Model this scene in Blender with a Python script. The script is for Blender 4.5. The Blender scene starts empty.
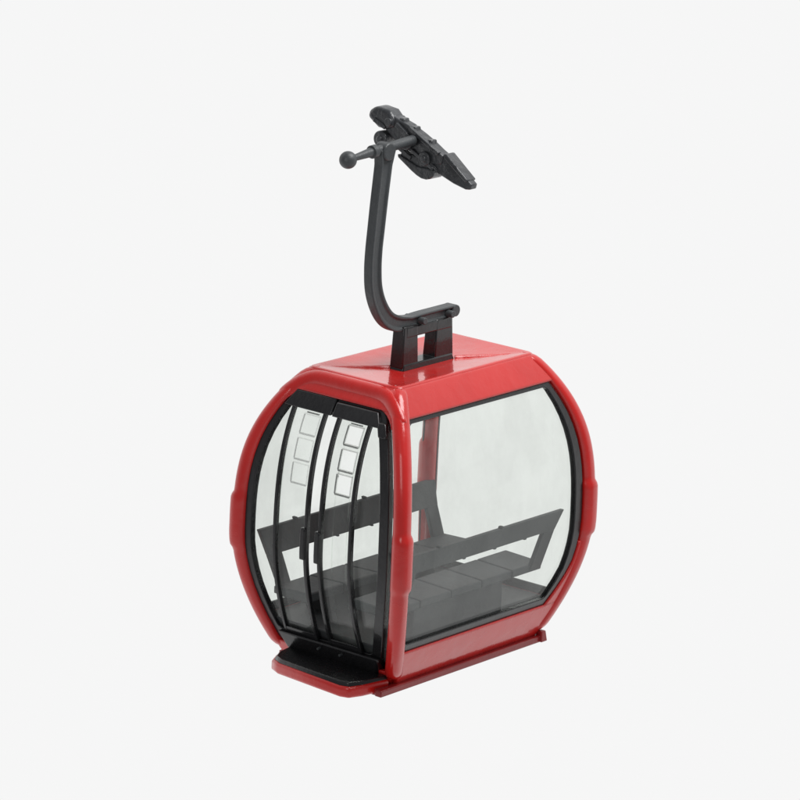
import bpy, bmesh, math, random
from mathutils import Vector, Matrix
random.seed(4)
scene = bpy.context.scene
COL = scene.collection

# ---------------------------------------------------------------- cabin profile
WT, WM, WB = 0.735, 1.048, 0.793      # half length (x) at roof / belly / floor
DT, DM, DB = 0.402, 0.748, 0.519      # half depth (y)
Z0, N1, N2 = 0.853, 3.013, 1.771
def wprof(z):
    if z > Z0: return WM-(WM-WT)*min(1.2, (z-Z0)/(2-Z0))**N1
    return WM-(WM-WB)*min(1.1, (Z0-z)/Z0)**N2
def dprof(z):
    if z > Z0: return DM-(DM-DT)*min(1.2, (z-Z0)/(2-Z0))**N1
    return DM-(DM-DB)*min(1.1, (Z0-z)/Z0)**N2
def lerp_tab(tab, z):
    if z <= tab[0][0]: return tab[0][1]
    for (a, va), (b, vb) in zip(tab, tab[1:]):
        if z <= b: return va+(vb-va)*(z-a)/(b-a)
    return tab[-1][1]

# ---------------------------------------------------------------- materials
def nodes(name):
    m = bpy.data.materials.new(name); m.use_nodes = True
    nt = m.node_tree; nt.nodes.clear()
    return m, nt
def principled(name, col, rough=.4, coat=0, spec=.5, bump=0, bscale=40, mottle=0, radius=0, rvar=0, coat_rough=.05):
    m, nt = nodes(name); N = nt.nodes; L = nt.links
    out = N.new('ShaderNodeOutputMaterial'); b = N.new('ShaderNodeBsdfPrincipled')
    L.new(b.outputs[0], out.inputs[0])
    b.inputs['Base Color'].default_value = (*col, 1)
    b.inputs['Roughness'].default_value = rough
    b.inputs['Specular IOR Level'].default_value = spec
    b.inputs['Coat Weight'].default_value = coat
    b.inputs['Coat Roughness'].default_value = coat_rough
    tc = N.new('ShaderNodeTexCoord')
    if mottle or rvar:
        no = N.new('ShaderNodeTexNoise'); no.inputs['Scale'].default_value = 3.5; no.inputs['Detail'].default_value = 6
        L.new(tc.outputs['Object'], no.inputs['Vector'])
        if mottle:
            mr = N.new('ShaderNodeMapRange'); mr.inputs[1].default_value = .3; mr.inputs[2].default_value = .7
            mr.inputs[3].default_value = 1-mottle; mr.inputs[4].default_value = 1+mottle
            L.new(no.outputs[0], mr.inputs[0])
            mx = N.new('ShaderNodeVectorMath'); mx.operation = 'SCALE'; mx.inputs[0].default_value = col
            L.new(mr.outputs[0], mx.inputs['Scale']); L.new(mx.outputs[0], b.inputs['Base Color'])
        if rvar:
            mr = N.new('ShaderNodeMapRange'); mr.inputs[1].default_value = .3; mr.inputs[2].default_value = .7
            mr.inputs[3].default_value = max(.02, rough-rvar); mr.inputs[4].default_value = rough+rvar
            L.new(no.outputs[0], mr.inputs[0]); L.new(mr.outputs[0], b.inputs['Roughness'])
    nrm = None
    if radius:
        bv = N.new('ShaderNodeBevel'); bv.samples = 6; bv.inputs['Radius'].default_value = radius
        nrm = bv.outputs[0]
    if bump:
        n2 = N.new('ShaderNodeTexNoise'); n2.inputs['Scale'].default_value = bscale; n2.inputs['Detail'].default_value = 4
        L.new(tc.outputs['Object'], n2.inputs['Vector'])
        bu = N.new('ShaderNodeBump'); bu.inputs['Strength'].default_value = bump; bu.inputs['Distance'].default_value = .01
        L.new(n2.outputs[0], bu.inputs['Height'])
        if nrm: L.new(nrm, bu.inputs['Normal'])
        nrm = bu.outputs[0]
    if nrm:
        L.new(nrm, b.inputs['Normal']); 
        L.new(nrm, b.inputs['Coat Normal'])
    return m
RED = principled('glossy red enamel', (.66, .017, .014), .28, .75, .4, .3, 9, .05, .024, .08, .035)
REDD = principled('shadow red moulded plastic', (.28, .013, .014), .4, .3, .5, .2, 20, .1, .006)  # darkened copy of the body red, underside shade put into the colour
BLACK = principled('gloss black moulding', (.010, .010, .011), .26, .25, .5, .15, 25, .1, .005, .08)
GREY = principled('charcoal plastic', (.052, .057, .060), .42, 0, .5, .35, 30, .15, .007, .08)
CLAMP = principled('worn charcoal plastic', (.040, .043, .047), .32, .2, .6, .7, 24, .3, .006, .1)
BENCH = principled('matte grey plastic', (.056, .063, .066), .6, 0, .4, .3, 30, .12, .006)
FLOORM = principled('dark floor plastic', (.050, .054, .056), .5, 0, .4, .2, 25, .12)
def soft(name, col, clear):
    m = principled(name, col, .5); nt = m.node_tree; N = nt.nodes; L = nt.links
    out = [n for n in N if n.type == 'OUTPUT_MATERIAL'][0]; b = [n for n in N if n.type == 'BSDF_PRINCIPLED'][0]
    tr = N.new('ShaderNodeBsdfTransparent'); mx = N.new('ShaderNodeMixShader'); mx.inputs[0].default_value = clear
    L.new(b.outputs[0], mx.inputs[1]); L.new(tr.outputs[0], mx.inputs[2]); L.new(mx.outputs[0], out.inputs[0]); return m
LINE = soft('grey moulded lip', (.20, .21, .20), .35)
LINE_FAINT = soft('worn grey moulded lip', (.30, .31, .30), .70)
RIM = soft('pale moulded rim', (.60, .62, .60), .72)
RIM_FAINT = soft('worn pale moulded rim', (.60, .62, .60), .85)

def glass_mat(name, tint, haze, hazecol):
    m, nt = nodes(name); N = nt.nodes; L = nt.links
    out = N.new('ShaderNodeOutputMaterial')
    tr = N.new('ShaderNodeBsdfTransparent'); tr.inputs[0].default_value = (*tint, 1)
    gl = N.new('ShaderNodeBsdfGlossy'); gl.inputs['Roughness'].default_value = .06
    df = N.new('ShaderNodeBsdfDiffuse'); df.inputs[0].default_value = (*hazecol, 1)
    lw = N.new('ShaderNodeLayerWeight'); lw.inputs[0].default_value = .5   # Schlick curve, same from both sides
    pw = N.new('ShaderNodeMath'); pw.operation = 'POWER'; pw.inputs[1].default_value = 4.5
    L.new(lw.outputs['Facing'], pw.inputs[0])
    fr = N.new('ShaderNodeMath'); fr.operation = 'MULTIPLY_ADD'; fr.inputs[1].default_value = .7; fr.inputs[2].default_value = .035
    L.new(pw.outputs[0], fr.inputs[0])
    tc = N.new('ShaderNodeTexCoord'); no = N.new('ShaderNodeTexNoise')
    mp = N.new('ShaderNodeMapping'); mp.inputs['Scale'].default_value = (1, 1, .55)
    L.new(tc.outputs['Object'], mp.inputs[0]); L.new(mp.outputs[0], no.inputs['Vector'])
    no.inputs['Scale'].default_value = 5; no.inputs['Detail'].default_value = 7; no.inputs['Roughness'].default_value = .62
    mr = N.new('ShaderNodeMapRange'); mr.inputs[1].default_value = .42; mr.inputs[2].default_value = .72
    mr.inputs[3].default_value = haze*.45; mr.inputs[4].default_value = haze*1.9
    L.new(no.outputs[0], mr.inputs[0])
    m1 = N.new('ShaderNodeMixShader'); L.new(mr.outputs[0], m1.inputs[0]); L.new(tr.outputs[0], m1.inputs[1]); L.new(df.outputs[0], m1.inputs[2])
    m2 = N.new('ShaderNodeMixShader'); L.new(fr.outputs[0], m2.inputs[0]); L.new(m1.outputs[0], m2.inputs[1]); L.new(gl.outputs[0], m2.inputs[2])
    bu = N.new('ShaderNodeBump'); bu.inputs['Strength'].default_value = .05; bu.inputs['Distance'].default_value = .02
    L.new(no.outputs[0], bu.inputs['Height']); L.new(bu.outputs[0], gl.inputs['Normal'])
    L.new(m2.outputs[0], out.inputs[0])
    return m
GLASS = glass_mat('clear moulded plastic', (.978, .989, .978), .030, (.70, .73, .70))

# ---------------------------------------------------------------- helpers
def link(name, bm, mat, parent=None, bevel=0, sharp=40, smooth=True, segs=2):
    bmesh.ops.recalc_face_normals(bm, faces=bm.faces)
    me = bpy.data.meshes.new(name)
    for f in bm.faces: f.smooth = smooth
    bm.to_mesh(me); bm.free()
    if smooth: me.set_sharp_from_angle(angle=math.radians(sharp))
    me.materials.append(mat)
    o = bpy.data.objects.new(name, me); COL.objects.link(o)
    if parent: o.parent = parent
    if bevel:
        md = o.modifiers.new('bevel', 'BEVEL'); md.width = bevel; md.segments = segs
        md.limit_method = 'ANGLE'; md.angle_limit = math.radians(38)
        md.harden_normals = False
    return o

def add_box(bm, x0, x1, y0, y1, z0, z1, top=1.0, mat=None):
    """box; `top` scales the upper face about its centre"""
    cx, cy = (x0+x1)/2, (y0+y1)/2
    vs = []
    for z, s in ((z0, 1), (z1, top)):
        for x, y in ((x0, y0), (x1, y0), (x1, y1), (x0, y1)):
            vs.append(bm.verts.new((cx+(x-cx)*s, cy+(y-cy)*s, z)))
    for f in ((0, 3, 2, 1), (4, 5, 6, 7), (0, 1, 5, 4), (1, 2, 6, 5), (2, 3, 7, 6), (3, 0, 4, 7)):
        bm.faces.new([vs[i] for i in f])
    if mat is not None: bmesh.ops.transform(bm, matrix=mat, verts=vs)
    return vs

def face_point(side, u, z, inset):
    """point on one curved side; inset is measured inwards from the profile"""
    if side == 'front': return Vector((u, -(dprof(z)-inset), z))
    if side == 'rear': return Vector((u, dprof(z)-inset, z))
    if side == 'door': return Vector((-(wprof(z)-inset), u, z))
    return Vector((wprof(z)-inset, u, z))

def strip(bm, side, zs, u0, u1, out, thick, nu=1, crown=0):
    """closed curved slab on a side: u0/u1 are numbers or functions of z"""
    f0 = u0 if callable(u0) else (lambda z: u0)
    f1 = u1 if callable(u1) else (lambda z: u1)
    A, B = [], []
    for z in zs:
        ra, rb = [], []
        for i in range(nu+1):
            t = i/nu; u = f0(z)*(1-t)+f1(z)*t
            k = crown*(1-(2*t-1)**2)
            ra.append(bm.verts.new(face_point(side, u, z, out-k)))
            rb.append(bm.verts.new(face_point(side, u, z, out-k+thick)))
        A.append(ra); B.append(rb)
    n = len(zs)
    for j in range(n-1):
        for i in range(nu):
            bm.faces.new((A[j][i], A[j][i+1], A[j+1][i+1], A[j+1][i]))
            bm.faces.new((B[j][i], B[j+1][i], B[j+1][i+1], B[j][i+1]))
        bm.faces.new((A[j][0], A[j+1][0], B[j+1][0], B[j][0]))
        bm.faces.new((A[j][-1], B[j][-1], B[j+1][-1], A[j+1][-1]))
    for i in range(nu):
        bm.faces.new((A[0][i], B[0][i], B[0][i+1], A[0][i+1]))
        bm.faces.new((A[-1][i], A[-1][i+1], B[-1][i+1], B[-1][i]))
def rng(a, b, n): return [a+(b-a)*i/n for i in range(n+1)]

def ring(bm, side, outer, inner, out, thick):
    """closed curved frame between two loops of (u, z) points with equal counts"""
    loops = []
    for lp, ins in ((outer, out), (inner, out), (inner, out+thick), (outer, out+thick)):
        loops.append([bm.verts.new(face_point(side, u, z, ins)) for u, z in lp])
    n = len(outer)
    for a in range(4):
        b = (a+1) % 4
        for i in range(n):
            j = (i+1) % n
            bm.faces.new((loops[a][i], loops[a][j], loops[b][j], loops[b][i]))

def round_loop(zl, zh, fl, fr, r, n=16, nh=16):
    """rounded opening outline: sides follow fl(z), fr(z)"""
    pts = []
    def corner(zc, uc, a0, a1, ex, ez, m=6):
        for i in range(m+1):
            a = a0+(a1-a0)*i/m
            pts.append((uc+r*math.cos(a)*ex, zc+r*math.sin(a)*ez))
    # bottom edge left->right
    for i in range(nh+1):
        t = i/nh; pts.append(((fl(zl)+r)*(1-t)+(fr(zl)-r)*t, zl))
    for i in range(1, 6):
        a = i/6*math.pi/2; z = zl+r-r*math.cos(a); pts.append((fr(z)-r+r*math.sin(a), z))
    for i in range(n+1):
        z = zl+r+(zh-zl-2*r)*i/n; pts.append((fr(z), z))
    for i in range(1, 6):
        a = i/6*math.pi/2; z = zh-r+r*math.sin(a); pts.append((fr(z)-r+r*math.cos(a), z))
    for i in range(nh+1):
        t = i/nh; pts.append(((fr(zh)-r)*(1-t)+(fl(zh)+r)*t, zh))
    for i in range(1, 6):
        a = i/6*math.pi/2; z = zh-r+r*math.cos(a); pts.append((fl(z)+r-r*math.sin(a), z))
    for i in range(n+1):
        z = zh-r-(zh-zl-2*r)*i/n; pts.append((fl(z), z))
    for i in range(1, 6):
        a = i/6*math.pi/2; z = zl+r-r*math.sin(a); pts.append((fl(z)+r-r*math.cos(a), z))
    return pts

def sweep(bm, path, sect, frames):
    """skin equal-length rings; frames gives (origin, ax, ay) for each path point"""
    rings = []
    for o, ax, ay, s in frames:
        rings.append([bm.verts.new(o+ax*(u*s)+ay*(v*s)) for u, v in sect])
    n = len(sect)
    for a, b in zip(rings, rings[1:]):
        for i in range(n):
            j = (i+1) % n; bm.faces.new((a[i], a[j], b[j], b[i]))
    bm.faces.new(rings[0][::-1]); bm.faces.new(rings[-1])

def rsq(h, k, r, n=4):
    """rounded rectangle section, half sizes h, k, corner r"""
    pts = []
    for cx, cy, a0 in ((h-r, k-r, 0), (-h+r, k-r, 90), (-h+r, -k+r, 180), (h-r, -k+r, 270)):
        for i in range(n+1):
            a = math.radians(a0+90*i/n); pts.append((cx+r*math.cos(a), cy+r*math.sin(a)))
    return pts

def cyl(bm, p0, p1, r0, r1=None, n=24, dome=0):
    p0, p1 = Vector(p0), Vector(p1); r1 = r0 if r1 is None else r1
    d = (p1-p0).normalized(); a = d.orthogonal().normalized(); b = d.cross(a)
    fr = [(p0, a, b, r0), (p1, a, b, r1)]
    sweep(bm, None, [(math.cos(2*math.pi*i/n), math.sin(2*math.pi*i/n)) for i in range(n)], fr)

def prism(bm, pts, x0, x1):
    """polygon in the y-z plane, extruded along x"""
    a = [bm.verts.new((x0, y, z)) for y, z in pts]; b = [bm.verts.new((x1, y, z)) for y, z in pts]
    bm.faces.new(a); bm.faces.new(b[::-1]); n = len(pts)
    for i in range(n):
        j = (i+1) % n; bm.faces.new((a[i], b[i], b[j], a[j]))

# ---------------------------------------------------------------- the gondola
root = bpy.data.objects.new('gondola_cabin', None); COL.objects.link(root)
root.empty_display_size = .3
root['label'] = 'small red and black ski gondola cabin with clear bulging windows and tall dark hanger arm'
root['category'] = 'gondola'

RW = .055                                            # half width of a corner pillar
def pillar(sx, sy):
    bm = bmesh.new(); fr = []
    for z in rng(.035, 2.004, 90):
        g = 0.0
        if .70 < z < 1.16:                           # moulded bumper swelling
            g = max(0, min(1, (z-.72)/.045, (1.135-z)/.045)); g = g*g*(3-2*g)
        e = 1.0
        if z < .10: e = math.sqrt(max(0.02, 1-((.10-z)/.07)**2))
        if z > 1.955: e = math.sqrt(max(0.08, 1-((z-1.955)/.051)**2))
        g *= .010
        o = Vector((sx*(wprof(z)-RW+g*.1), sy*(dprof(z)-RW+g*1.0), z))
        fr.append((o, Vector((1, 0, 0)), Vector((0, 1, 0)), e*(1+g/RW)))
    sweep(bm, None, rsq(RW, RW, .043, 5), fr)
    return link('corner_pillar', bm, RED, root, sharp=60)
for sx in (-1, 1):
    for sy in (-1, 1): pillar(sx, sy)

# body shell: upper and lower bands on all four sides, in the red of the pillars
bm = bmesh.new(); top_bm = bmesh.new()
for side, half in (('front', wprof), ('rear', wprof), ('door', dprof), ('end', dprof)):
    lo = (lambda z, h=half: -(h(z)-.05)); hi = (lambda z, h=half: h(z)-.05)
    ztop = 1.825 if side != 'door' else 1.862
    strip(top_bm, side, rng(ztop, 1.992, 10), lo, hi, .012, .055, 8)
    if side == 'door':
        strip(bm, side, rng(.0, .10, 4), lo, hi, .016, .055, 8)
    else:
        strip(bm, side, rng(.0, .262, 10), lo, hi, .016, .055, 8)
# lower corner webs that round off the window openings on the right
for side in ('front',):
    half = wprof if side != 'end' else dprof
    for s in (1,):
        outer = lambda z, h=half, s=s: s*(h(z)-.05)
        inner = lambda z, h=half, s=s: s*(h(z)-.05-.07-.10*max(0, (.55-z)/.30)**1.3)
        a, b = (inner, outer) if s > 0 else (outer, inner)
        strip(bm, side, rng(.255, .70, 10), a, b, .018, .05, 1)
# inner corner fillets above the door
for s in (1, -1):
    R = .10
    for k in range(6):
        a0, a1 = k/6*math.pi/2, (k+1)/6*math.pi/2
        zt = 1.865
        f = lambda z, s=s: s*(dprof(z)-.10)
        pts = []
        for a in (a0, a1):
            pts.append(zt-R+R*math.sin(a))
        if pts[1]-pts[0] < .002: continue
        g = lambda z, s=s: s*(dprof(z)-.11-(R-math.sqrt(max(0, R*R-(z-(1.865-R))**2))))
        aa, bb = (g, f) if s > 0 else (f, g)
        strip(top_bm, 'door', [pts[0], pts[1]], aa, bb, .018, .05, 1)
# rounded arch over the door, running into the two pillars
arch = bmesh.new(); fr = []
P = []
for i in range(61):
    t = math.sin((-1+i/30)*math.pi/2); z = 1.936-.150*abs(t)**9
    e = abs(t)**9
    P.append(Vector((-(wprof(z)-.045-.012*e), t*(dprof(z)-.050-.008*e), z)))
for i, o in enumerate(P):
    tg = (P[min(60, i+1)]-P[max(0, i-1)]).normalized()
    ax = (Vector((1, 0, 0))-tg*tg.x).normalized()
    fr.append((o, ax, tg.cross(ax), 1.0-.22*(abs(i-30)/30)**8))
sweep(arch, None, [(.047*math.cos(2*math.pi*k/24), .064*math.sin(2*math.pi*k/24)) for k in range(24)], fr)
link('door_arch', arch, RED, root, sharp=60)
link('lower_band', bm, RED, root, bevel=.008)
link('upper_band', top_bm, RED, root, bevel=.008)

# roof: rimmed plate with four facets creased towards the middle
bm = bmesh.new()
w, d = WT-.004, DT-.004
def rect(w, d, z):
    return [bm.verts.new((x, y, z)) for x, y in rsq(w, d, min(.055, d*.5), 6)]
loops = [rect(w-.02, d-.02, 1.955), rect(w-.004, d-.002, 1.990), rect(w-.012, d-.010, 2.001), rect(w-.024, d-.022, 2.004), rect(w-.050, d-.046, 2.002), rect(w-.075, d-.068, 1.998)]
for a, b in zip(loops, loops[1:]):
    n = len(a)
    for i in range(n): bm.faces.new((a[i], a[(i+1) % n], b[(i+1) % n], b[i]))
mid = rect(.29, .072, 1.972)
n = len(mid)
for i in range(n): bm.faces.new((loops[-1][i], loops[-1][(i+1) % n], mid[(i+1) % n], mid[i]))
bm.faces.new(mid); bm.faces.new(loops[0][::-1])
roof = link('roof', bm, RED, root, sharp=9)
for sx, sy in ((-1, 1), (1, -1)):  # added ridges whose steep faces stand in for dark reflections along the creases
    bm = bmesh.new()
    p, q = Vector((sx*(w-.075), sy*(d-.065), 1.992)), Vector((sx*.27, sy*.060, 1.972))
    t = (q-p).normalized(); n = Vector((-t.y, t.x, 0)).normalized(); fr = []
    big = .8
    for i in range(15):
        k = i/14; fr.append((p.lerp(q, k)+Vector((0, 0, .0008*math.sin(i*2.3))), n*(.011+.010*k+.001*math.sin(i*1.7)), Vector((0, 0, 1))*(.007+.019*k)*big, 1.0))
    sweep(bm, None, [(-1, -1), (1, -1), (.7, .6), (0, 1), (-.7, .6)], fr)
    link('crease_ridge', bm, RED, roof, sharp=50)

# underside tray with the little lug at the far end
bm = bmesh.new()
trayp = [(-.78, .50), (-.78, -.25), (-.93, -.38), (-.93, -.50), (-.90, -.530), (.77, -.530), (.77, .50)]
a_ = [bm.verts.new((x, y, -.040)) for x, y in trayp]; b_ = [bm.verts.new((x, y, .006)) for x, y in trayp]
bm.faces.new(a_); bm.faces.new(b_)
for i in range(7): bm.faces.new((a_[i], a_[(i+1) % 7], b_[(i+1) % 7], b_[i]))
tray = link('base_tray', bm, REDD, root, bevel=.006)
bm = bmesh.new()
add_box(bm, -.955, .80, -.545, -.490, -.034, .012)
add_box(bm, .745, .812, -.566, -.50, -.030, .046, .7)
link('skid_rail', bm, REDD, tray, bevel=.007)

# windows: front, rear and far end, each a curved clear pane with a black frame
def xo(half, right_off=.128, web=1):
    return lambda z: half(z)-right_off-.10*web*max(0, (.55-z)/.30)**1.3
for side, half in (('front', wprof), ('rear', wprof), ('end', dprof)):
    edge = xo(half) if side == 'front' else xo(half, .105, 0)
    fw = 1.0 if side == 'front' else .12
    if side == 'end': fl = lambda z, e=edge: -e(z)
    else: fl = lambda z: -(wprof(z)-.095)
    fr_ = lambda z, e=edge: e(z)
    bm = bmesh.new()
    strip(bm, side, rng(.30, 1.795, 28), lambda z, f=fl: f(z)-.0, lambda z, f=fr_: f(z)+.020, .050, .012, 12)
    pane = link('window', bm, GLASS, root, sharp=50)
    out = round_loop(.256, 1.835, fl, fr_, .02)
    inn = round_loop(.318, 1.792, lambda z, f=fl: f(z)+.018*(fw+.2), lambda z, f=fr_: f(z)-(.060+.02*math.sin(max(0, min(1, (z-.3)/1.5))*math.pi))*fw, .03 if side == 'front' else .012)
    bm = bmesh.new(); ring(bm, side, out, inn, .030, .045 if side == 'front' else .014)
    link('window_frame', bm, BLACK, pane, bevel=.006)

# door side: black surround with a two-piece header
yl = lambda z: dprof(z)-.095                         # left edge (positive y)
yr = lambda z: -(dprof(z)-.156)                      # right edge (negative y)
bm = bmesh.new()
out = round_loop(.10, 1.866, yr, yl, .05)
inn = round_loop(.20, 1.775, lambda z: yr(z)+.078, lambda z: yl(z)-.066, .03)
ring(bm, 'door', out, inn, .034, .05)
door_frame = link('door_frame', bm, BLACK, root, bevel=.006)
bm = bmesh.new()
strip(bm, 'door', rng(1.755, 1.862, 6), .045, lambda z: yl(z)-.03, .014, .05, 3)
link('header_cover', bm, BLACK, door_frame, bevel=.008)
bm = bmesh.new()
strip(bm, 'door', rng(1.755, 1.846, 6), lambda z: yr(z)+.05, .030, .006, .05, 3)
link('header_cover', bm, BLACK, door_frame, bevel=.008)
bm = bmesh.new()
strip(bm, 'door', rng(1.70, 1.79, 6), lambda z: yr(z)+.000, lambda z: yr(z)+.070, .012, .05, 1)
link('hinge_block', bm, BLACK, door_frame, bevel=.01)

# fixed side panes left and right of the leaves
for a, b in ((.370, lambda z: yl(z)-.02), (lambda z: yr(z)-.045, -.290)):
    bm = bmesh.new(); strip(bm, 'door', rng(.16, 1.79, 26), a, b, .062, .012, 4)
    link('side_pane', bm, GLASS, root, sharp=50)

# two sliding leaves
LW = .0125
def leaf(y0, y1, hy, sq, bright_cuts):
    a, b = sq; cuts = ((1.288, 1.410), (1.445, 1.570), (1.610, 1.722))
    bm = bmesh.new()
    if bright_cuts:                                        # holes added in the clear panel so the three squares look brighter
        strip(bm, 'door', rng(.16, 1.79, 30), y0, a, .040, .013, 2)
        strip(bm, 'door', rng(.16, 1.79, 30), b, y1, .040, .013, 2)
        zz = [.16]+[z for c in cuts for z in c]+[1.79]
        for k in range(0, len(zz), 2):
            strip(bm, 'door', rng(zz[k], zz[k+1], 20 if k == 0 else 3), a, b, .040, .013, 3)
        bmesh.ops.remove_doubles(bm, verts=bm.verts, dist=.0004)
    else:
        strip(bm, 'door', rng(.16, 1.79, 30), y0, y1, .040, .013, 5)
    g = link('door', bm, GLASS, root, sharp=50)
    for y in (y0, y1):
        bm = bmesh.new(); strip(bm, 'door', rng(.15, 1.79, 40), y-LW, y+LW, .018, .034, 1)
        link('door_stile', bm, BLACK, g, bevel=.004)
    bm = bmesh.new(); strip(bm, 'door', rng(.15, .235, 4), y0, y1, .020, .03, 2)
    link('bottom_rail', bm, BLACK, g, bevel=.004)
    bm = bmesh.new(); strip(bm, 'door', rng(.785, 1.005, 8), hy-.021, hy+.021, .002, .05, 1)
    link('handle', bm, BLACK, g, bevel=.008)
    t = .0075
    for z0, z1 in cuts:                              # moulded rim of each little square
        s = bmesh.new()
        L4 = lambda e: [(a-e, z0-e), ((a+b)/2, z0-e), (b+e, z0-e), (b+e, (z0+z1)/2), (b+e, z1+e), ((a+b)/2, z1+e), (a-e, z1+e), (a-e, (z0+z1)/2)]
        ring(s, 'door', L4(t), L4(0), .0365, .008 if bright_cuts else .004)
        link('square_rim', s, RIM if bright_cuts else RIM_FAINT, g, smooth=False)
        s = bmesh.new()
        strip(s, 'door', [z0-.013, z0-.004], a, b+.004, .0350, .006, 2)
        strip(s, 'door', rng(z0-.004, z1, 4), b+.002, b+.009, .0350, .006, 1)
        bmesh.ops.remove_doubles(s, verts=s.verts, dist=.0001)
        link('square_lip', s, LINE if bright_cuts else LINE_FAINT, g, smooth=False)
    s = bmesh.new(); strip(s, 'door', [1.734, 1.742], a+.01, b-.01, .0350, .0036, 2)
    link('printed_line', s, LINE, g)
    return g
leaf(.098, .368, .112, (.140, .265), 0)
leaf(-.283, -.022, -.012, (-.235, -.115), 1)

# door step: black tread on a red lip
STEP = [(-.80, .40), (-.96, .375), (-1.055, .325), (-1.095, .24), (-1.150, -.35), (-1.128, -.415), (-1.03, -.452), (-.80, -.49)]
def plate(bm, pts, z0, z1, sc=1.0, tilt=0):
    cx = -.82; cy = -.05
    a = [bm.verts.new((x, y, z0)) for x, y in pts]
    b = [bm.verts.new((cx+(x-cx)*sc, cy+(y-cy)*sc, z1)) for x, y in pts]
    bm.faces.new(a[::-1]); bm.faces.new(b)
    for i in range(len(pts)):
        j = (i+1) % len(pts); bm.faces.new((a[i], a[j], b[j], b[i]))
bm = bmesh.new(); plate(bm, STEP, -.030, .046)
step = link('door_step', bm, RED, root, bevel=.016, segs=3)
bm = bmesh.new(); plate(bm, [(-.82+(x+.82)*.955, -.05+(y+.05)*.965) for x, y in STEP], .040, .074, .97)
link('step_tread', bm, BLACK, step, bevel=.008)
bm = bmesh.new()                                     # sill block rising under the door
strip(bm, 'door', rng(.06, .19, 4), lambda z: -(dprof(z)-.15), lambda z: dprof(z)-.17, -.006, .09, 4)
link('door_sill', bm, BLACK, step, bevel=.012)
bm = bmesh.new()
for y in (.06, -.13):
    bm = bmesh.new(); cyl(bm, (-.855, y, .150), (-.90, y, .146), .011, .009, 12)
    link('screw', bm, GREY, step)

# cabin floor
bm = bmesh.new()
a = []
for z, ins in ((.165, .075), (.269, .058)):
    w_, d_ = wprof(z)-ins, dprof(z)-ins
    a.append([bm.verts.new((x, y, z)) for x, y in ((-w_, -d_), (w_, -d_), (w_, d_), (-w_, d_))])
bm.faces.new(a[0][::-1]); bm.faces.new(a[1])
for i in range(4): bm.faces.new((a[0][i], a[0][(i+1) % 4], a[1][(i+1) % 4], a[1][i]))
link('floor', bm, FLOORM, root, bevel=.01)

# two benches back to the windows
def bench(s, zs, zt, x0, x1):
    """s: side (+1 rear, -1 front); zs seat height; zt top of backrest"""
    yi, ym, yt = .205, .520, .655                    # seat front, seat back, backrest top
    bm = bmesh.new()
    n = 5; L = x1-x0
    for k in range(n):                               # moulded bucket seats
        a, b = x0+L*k/n, x0+L*(k+1)/n
        vs = add_box(bm, a+.004, b-.004, min(s*yi, s*ym), max(s*yi, s*ym), zs-.055, zs)
        for v in vs[4:]:
            if abs(abs(v.co.y)-yi) < .01: v.co.z += .012
    add_box(bm, x0+.01, x1-.01, min(s*(yi+.02), s*(ym-.02)), max(s*(yi+.02), s*(ym-.02)), zs-.065, zs-.03)
    seat = link('bench', bm, BENCH, root, bevel=.010)
    bm = bmesh.new()
    y0, y1 = sorted((s*(yi+.075), s*(ym-.035)))
    add_box(bm, x0+.30, x1-.38, y0, y1, .24, zs-.05)
    link('bench_base', bm, BENCH, seat, bevel=.01)
    # slanted open backrest: top rail, two end brackets
    def yy(z): return ym+(yt-ym)*(z-zs)/(zt-zs)
    bm = bmesh.new()
    th = .035
    zr = zt-(.150 if s < 0 else .172)
    def slab(xa, xb, za, zb, xa2=None, xb2=None):
        xa2 = xa if xa2 is None else xa2; xb2 = xb if xb2 is None else xb2
        v = []
        for z, l, r in ((za, xa, xb), (zb, xa2, xb2)):
            for x, o in ((l, 0), (r, 0), (r, th), (l, th)):
                v.append(bm.verts.new((x, s*(yy(z)+o-th/2), z)))
        for f in ((0, 3, 2, 1), (4, 5, 6, 7), (0, 1, 5, 4), (1, 2, 6, 5), (2, 3, 7, 6), (3, 0, 4, 7)):
            bm.faces.new([v[i] for i in f])
    slab(x0+.012, x1-.012, zr, zt, x0-.02, x1+.02)
    slab(x1-.135, x1-.015, zs-.045, zr+.004, x1-.130, x1-.0125)
    slab(x0+.050, x0+.165, zs-.045, zr+.004, x0+.0125, x0+.145)
    for k in range(1, n):                            # small moulded notches
        x = x0+L*k/n
        slab(x-.012, x+.012, zr-.010, zr+.003)
        if k in (1, 3): slab(x-.016, x+.010, zt-.003, zt+.016)
    link('backrest', bm, BENCH, seat, bevel=.006)
    return seat
bench(-1, .545, .945, -.88, .76)
bench(1, .470, .835, -.84, .98)

# ---------------------------------------------------------------- hanger
bm = bmesh.new()
for x0, x1 in ((-.278, -.112), (.064, .258)):
    add_box(bm, x0, x1, -.056, .056, 1.985, 2.268, .86)
add_box(bm, -.24, .24, -.050, .050, 2.190, 2.262)
add_box(bm, -.284, .264, -.064, .064, 1.965, 2.012, .93)
bracket = link('hanger_bracket', bm, BLACK, root, bevel=.008)
bm = bmesh.new()
sect = rsq(.066, .050, .012, 2)
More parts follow.
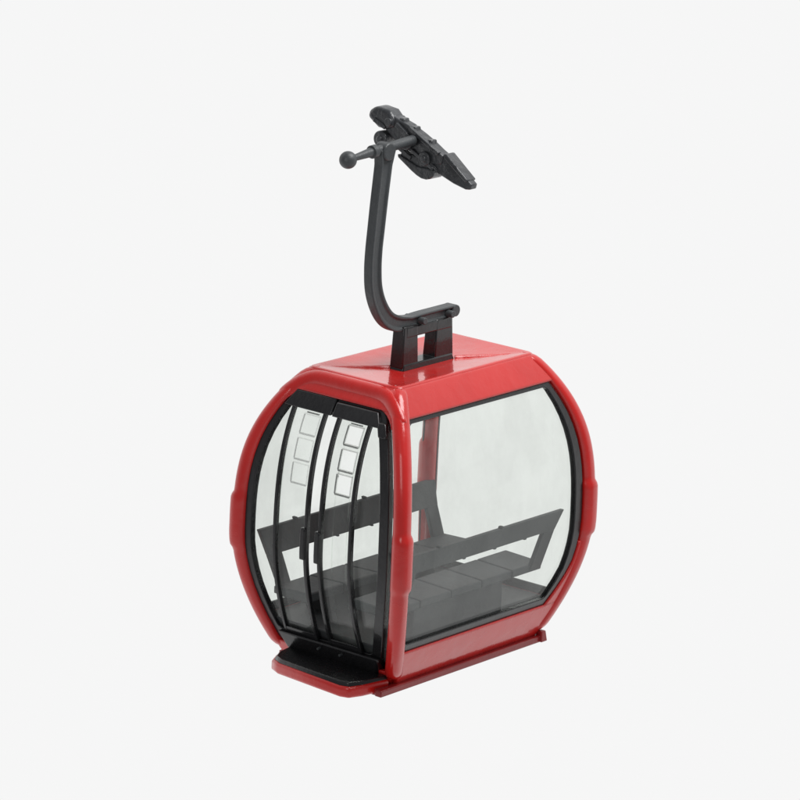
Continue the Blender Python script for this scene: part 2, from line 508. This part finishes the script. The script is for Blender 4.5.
# I-shaped section: groove on the two broad faces
sect = []
for (a, b) in ((.056, -.034), (.056, .034), (.034, .034), (.028, .022), (-.028, .022), (-.034, .034), (-.056, .034), (-.056, -.034), (-.034, -.034), (-.028, -.022), (.028, -.022), (.034, -.034)):
    sect.append((a, b))
ctrl = [(-.489, 3.49), (-.496, 3.42), (-.506, 3.33), (-.528, 3.146), (-.547, 2.962), (-.560, 2.83), (-.562, 2.70), (-.545, 2.565), (-.492, 2.445), (-.412, 2.350), (-.315, 2.300), (-.20, 2.286), (-.05, 2.291), (.13, 2.293), (.30, 2.295)]
def catmull(P, m=6):
    out = []
    for i in range(len(P)-1):
        p0, p1, p2, p3 = P[max(0, i-1)], P[i], P[i+1], P[min(len(P)-1, i+2)]
        for k in range(m):
            t = k/m
            out.append(tuple(.5*((2*b)+(-a+c)*t+(2*a-5*b+4*c-d)*t*t+(-a+3*b-3*c+d)*t**3) for a, b, c, d in zip(p0, p1, p2, p3)))
    out.append(P[-1]); return out
pts = catmull(ctrl)
fr = []
for i, (x, z) in enumerate(pts):
    a = pts[max(0, i-1)]; b = pts[min(len(pts)-1, i+1)]
    t = Vector((b[0]-a[0], 0, b[1]-a[1])).normalized(); nrm = Vector((t.z, 0, -t.x))
    q = i/(len(pts)-1)
    wd = 1.0+.38*max(0, 1-q/.10) - .06*max(0, 1-abs(q-.35)/.25)
    th = 1.0
    if q > .72: wd = 1.0-.28*min(1, (q-.72)/.08); th = 1.0
    fr.append((Vector((x, 0, z)), nrm*wd, Vector((0, 1, 0))*(1+.25*(q > .74)*min(1, (q-.74)/.05)), 1.0))
sweep(bm, None, sect, fr)
arm = link('hanger_arm', bm, GREY, root, bevel=.006, sharp=30)
bm = bmesh.new()                                      # pins holding the foot of the arm
for x in (-.09, .205):
    cyl(bm, (x, -.085, 2.290), (x, .085, 2.290), .024, None, 16)
    link('pin', bm, GREY, arm, bevel=.004); bm = bmesh.new()
cyl(bm, (.285, -.046, 2.295), (.285, .046, 2.295), .040, None, 20)
link('end_boss', bm, GREY, arm, bevel=.004)

# guide ball and cross shaft at the head of the arm
bm = bmesh.new()
bmesh.ops.create_uvsphere(bm, u_segments=32, v_segments=20, radius=.058, matrix=Matrix.Translation((-.86, 0, 3.468)))
cyl(bm, (-.82, 0, 3.471), (-.62, 0, 3.490), .020, .032)
cyl(bm, (-.63, 0, 3.489), (-.585, 0, 3.492), .044, .044)
cyl(bm, (-.60, 0, 3.49), (-.20, 0, 3.515), .030, .036)
link('guide_ball', bm, GREY, arm, bevel=.004, sharp=45)
bm = bmesh.new()
cyl(bm, (-.49, -.046, 3.480), (-.49, .046, 3.480), .060, None, 24)
link('arm_knuckle', bm, GREY, arm, bevel=.01)

# ---- cable grip: long clamp lying along the rope
grip_bm = bmesh.new()
prism(grip_bm, [(.402, 3.606), (.392, 3.655), (.335, 3.690), (.225, 3.676), (.175, 3.628), (.170, 3.570), (.235, 3.545), (.312, 3.548)], -.200, -.075)
grip = link('cable_grip', grip_bm, CLAMP, root, bevel=.030, segs=4)
def gpart(name, bm, bev=.008): return link(name, bm, CLAMP, grip, bevel=bev)
bm = bmesh.new()
prism(bm, [(.300, 3.655), (.185, 3.640), (.120, 3.618), (.060, 3.600), (.030, 3.580), (-.030, 3.555), (-.085, 3.528), (-.125, 3.508), (-.190, 3.470), (-.240, 3.445), (-.225, 3.385), (-.140, 3.375), (.124, 3.455), (.250, 3.535)], -.185, -.100)
gpart('grip_body', bm)
bm = bmesh.new()                                      # tapered rope guide at the low end
for y0, z0, y1, z1, t, x0, x1 in ((-.17, 3.40, -.470, 3.262, .045, -.20, -.09),):
    prism(bm, [(-.235, 3.452), (-.262, 3.448), (-.480, 3.292), (-.472, 3.258), (-.430, 3.252), (-.330, 3.274), (-.190, 3.322), (-.150, 3.380)], -.175, -.110)
prism(bm, [(-.248, 3.462), (-.268, 3.462), (-.455, 3.318), (-.440, 3.300), (-.250, 3.430)], -.190, -.095)
gpart('rope_guide', bm, .007)
bm = bmesh.new()                                      # lower jaw
prism(bm, [(.110, 3.425), (.122, 3.385), (-.035, 3.300), (-.075, 3.284), (-.120, 3.282), (-.180, 3.310), (-.200, 3.350), (-.13, 3.400)], -.190, -.095)
gpart('lower_jaw', bm, .014)
bm = bmesh.new()
prism(bm, [(.128, 3.402), (.122, 3.380), (.010, 3.312), (-.040, 3.286), (-.080, 3.272), (-.120, 3.270), (-.155, 3.280), (-.182, 3.302), (-.190, 3.335), (-.130, 3.345), (-.040, 3.345)], -.205, -.085)
gpart('jaw_plate', bm, .006)
bm = bmesh.new()                                      # small roller below the head
cyl(bm, (-.215, .275, 3.478), (-.080, .275, 3.478), .056, None, 24)
cyl(bm, (-.230, .275, 3.478), (-.07, .275, 3.478), .024, None, 16)
gpart('roller', bm, .008)
bm = bmesh.new()                                      # pivots, ribs and springs on the flank
cyl(bm, (-.210, .065, 3.490), (-.05, .065, 3.490), .052, None, 24)
cyl(bm, (-.225, .065, 3.490), (-.04, .065, 3.490), .026, None, 16)
cyl(bm, (-.205, -.095, 3.405), (-.06, -.095, 3.405), .048, None, 24)
cyl(bm, (-.218, -.095, 3.405), (-.05, -.095, 3.405), .022, None, 16)
cyl(bm, (-.215, .215, 3.600), (-.05, .215, 3.600), .030, None, 16)
gpart('pivot_bolt', bm, .006)
def bar(bm, a, b, hw, x0, x1):
    a, b = Vector(a), Vector(b); t = (b-a).normalized(); n = Vector((-t.y, t.x))
    prism(bm, [tuple(a+n*hw), tuple(b+n*hw), tuple(b-n*hw), tuple(a-n*hw)], x0, x1)
bm = bmesh.new()
bar(bm, (.155, 3.595), (.0, 3.500), .016, -.207, -.17)
bar(bm, (.04, 3.585), (-.21, 3.455), .012, -.205, -.17)
bar(bm, (.34, 3.600), (.24, 3.56), .014, -.212, -.18)
bar(bm, (.02, 3.445), (-.17, 3.345), .012, -.200, -.16)
bar(bm, (.14, 3.45), (.02, 3.39), .014, -.200, -.16)
gpart('link_plate', bm, .004)
bm = bmesh.new()                                      # raised lugs along the top
for y, z in ((.135, 3.628), (.035, 3.588), (-.105, 3.522)):
    bm = bmesh.new(); add_box(bm, -.178, -.108, y-.028, y+.020, z-.03, z+.008, .8)
    gpart('lug', bm, .006)

# ---------------------------------------------------------------- studio surround
world = bpy.data.worlds.new("World"); scene.world = world; world.use_nodes = True
nt = world.node_tree; N = nt.nodes; L = nt.links
bg = N['Background']
tc = N.new('ShaderNodeTexCoord')
dot = N.new('ShaderNodeVectorMath'); dot.operation = 'DOT_PRODUCT'
dot.inputs[1].default_value = (.7495, .5998, -.2801)
L.new(tc.outputs['Generated'], dot.inputs[0])
mr = N.new('ShaderNodeMapRange'); mr.interpolation_type = 'SMOOTHSTEP'
mr.inputs[1].default_value = -.35; mr.inputs[2].default_value = .35
L.new(dot.outputs['Value'], mr.inputs[0])
mx = N.new('ShaderNodeMix'); mx.data_type = 'RGBA'
mx.inputs[6].default_value = (.20, .20, .21, 1); mx.inputs[7].default_value = (.9225, .9225, .9225, 1)
sep = N.new('ShaderNodeSeparateXYZ'); L.new(tc.outputs['Generated'], sep.inputs[0])
dn = N.new('ShaderNodeMapRange'); dn.interpolation_type = 'SMOOTHSTEP'      # white table below
dn.inputs[1].default_value = -.12; dn.inputs[2].default_value = -.42; dn.inputs[3].default_value = 0; dn.inputs[4].default_value = .55
L.new(sep.outputs['Z'], dn.inputs[0])
mm = N.new('ShaderNodeMath'); mm.operation = 'MAXIMUM'; L.new(mr.outputs[0], mm.inputs[0]); L.new(dn.outputs[0], mm.inputs[1])
L.new(mm.outputs[0], mx.inputs[0]); L.new(mx.outputs[2], bg.inputs[0])
bg.inputs[1].default_value = 1.0

def area(name, loc, target, size, power, sy=None):
    l = bpy.data.lights.new(name, 'AREA'); l.energy = power; l.shape = 'RECTANGLE'; l.size = size; l.size_y = sy or size
    o = bpy.data.objects.new(name, l); COL.objects.link(o); o.location = loc
    o.rotation_euler = (Vector(target)-Vector(loc)).to_track_quat('-Z', 'Y').to_euler()
    return o
area('key_softbox', (1.0, -3.0, 8.5), (0, 0, 1.5), 4.0, 450)
area('fill_softbox', (-8.0, -1.5, 5.0), (0, 0, 1.2), 2.2, 90, 3.5)

# ---------------------------------------------------------------- camera
cam = bpy.data.cameras.new('camera'); co = bpy.data.objects.new('camera', cam); COL.objects.link(co)
r = Vector((0.6342357, -0.7718754, 0.0441984)); u = Vector((0.1897031, 0.2107859, 0.9589484)); f = Vector((0.7495050, 0.5998148, -0.2801151))
co.matrix_world = Matrix(((r.x, u.x, -f.x, -21.095044), (r.y, u.y, -f.y, -16.881967), (r.z, u.z, -f.z, 8.883925), (0, 0, 0, 1)))
cam.sensor_width = 36; cam.lens = 4165.884/800*36
cam.shift_x = (400-415.872)/800; cam.shift_y = (502.412-400)/800
cam.clip_end = 500
scene.camera = co

scene.view_settings.view_transform = 'Standard'; scene.view_settings.look = 'None'
scene.view_settings.exposure = 0; scene.view_settings.gamma = 1
scene.cycles.transparent_max_bounces = 32; scene.cycles.max_bounces = 12
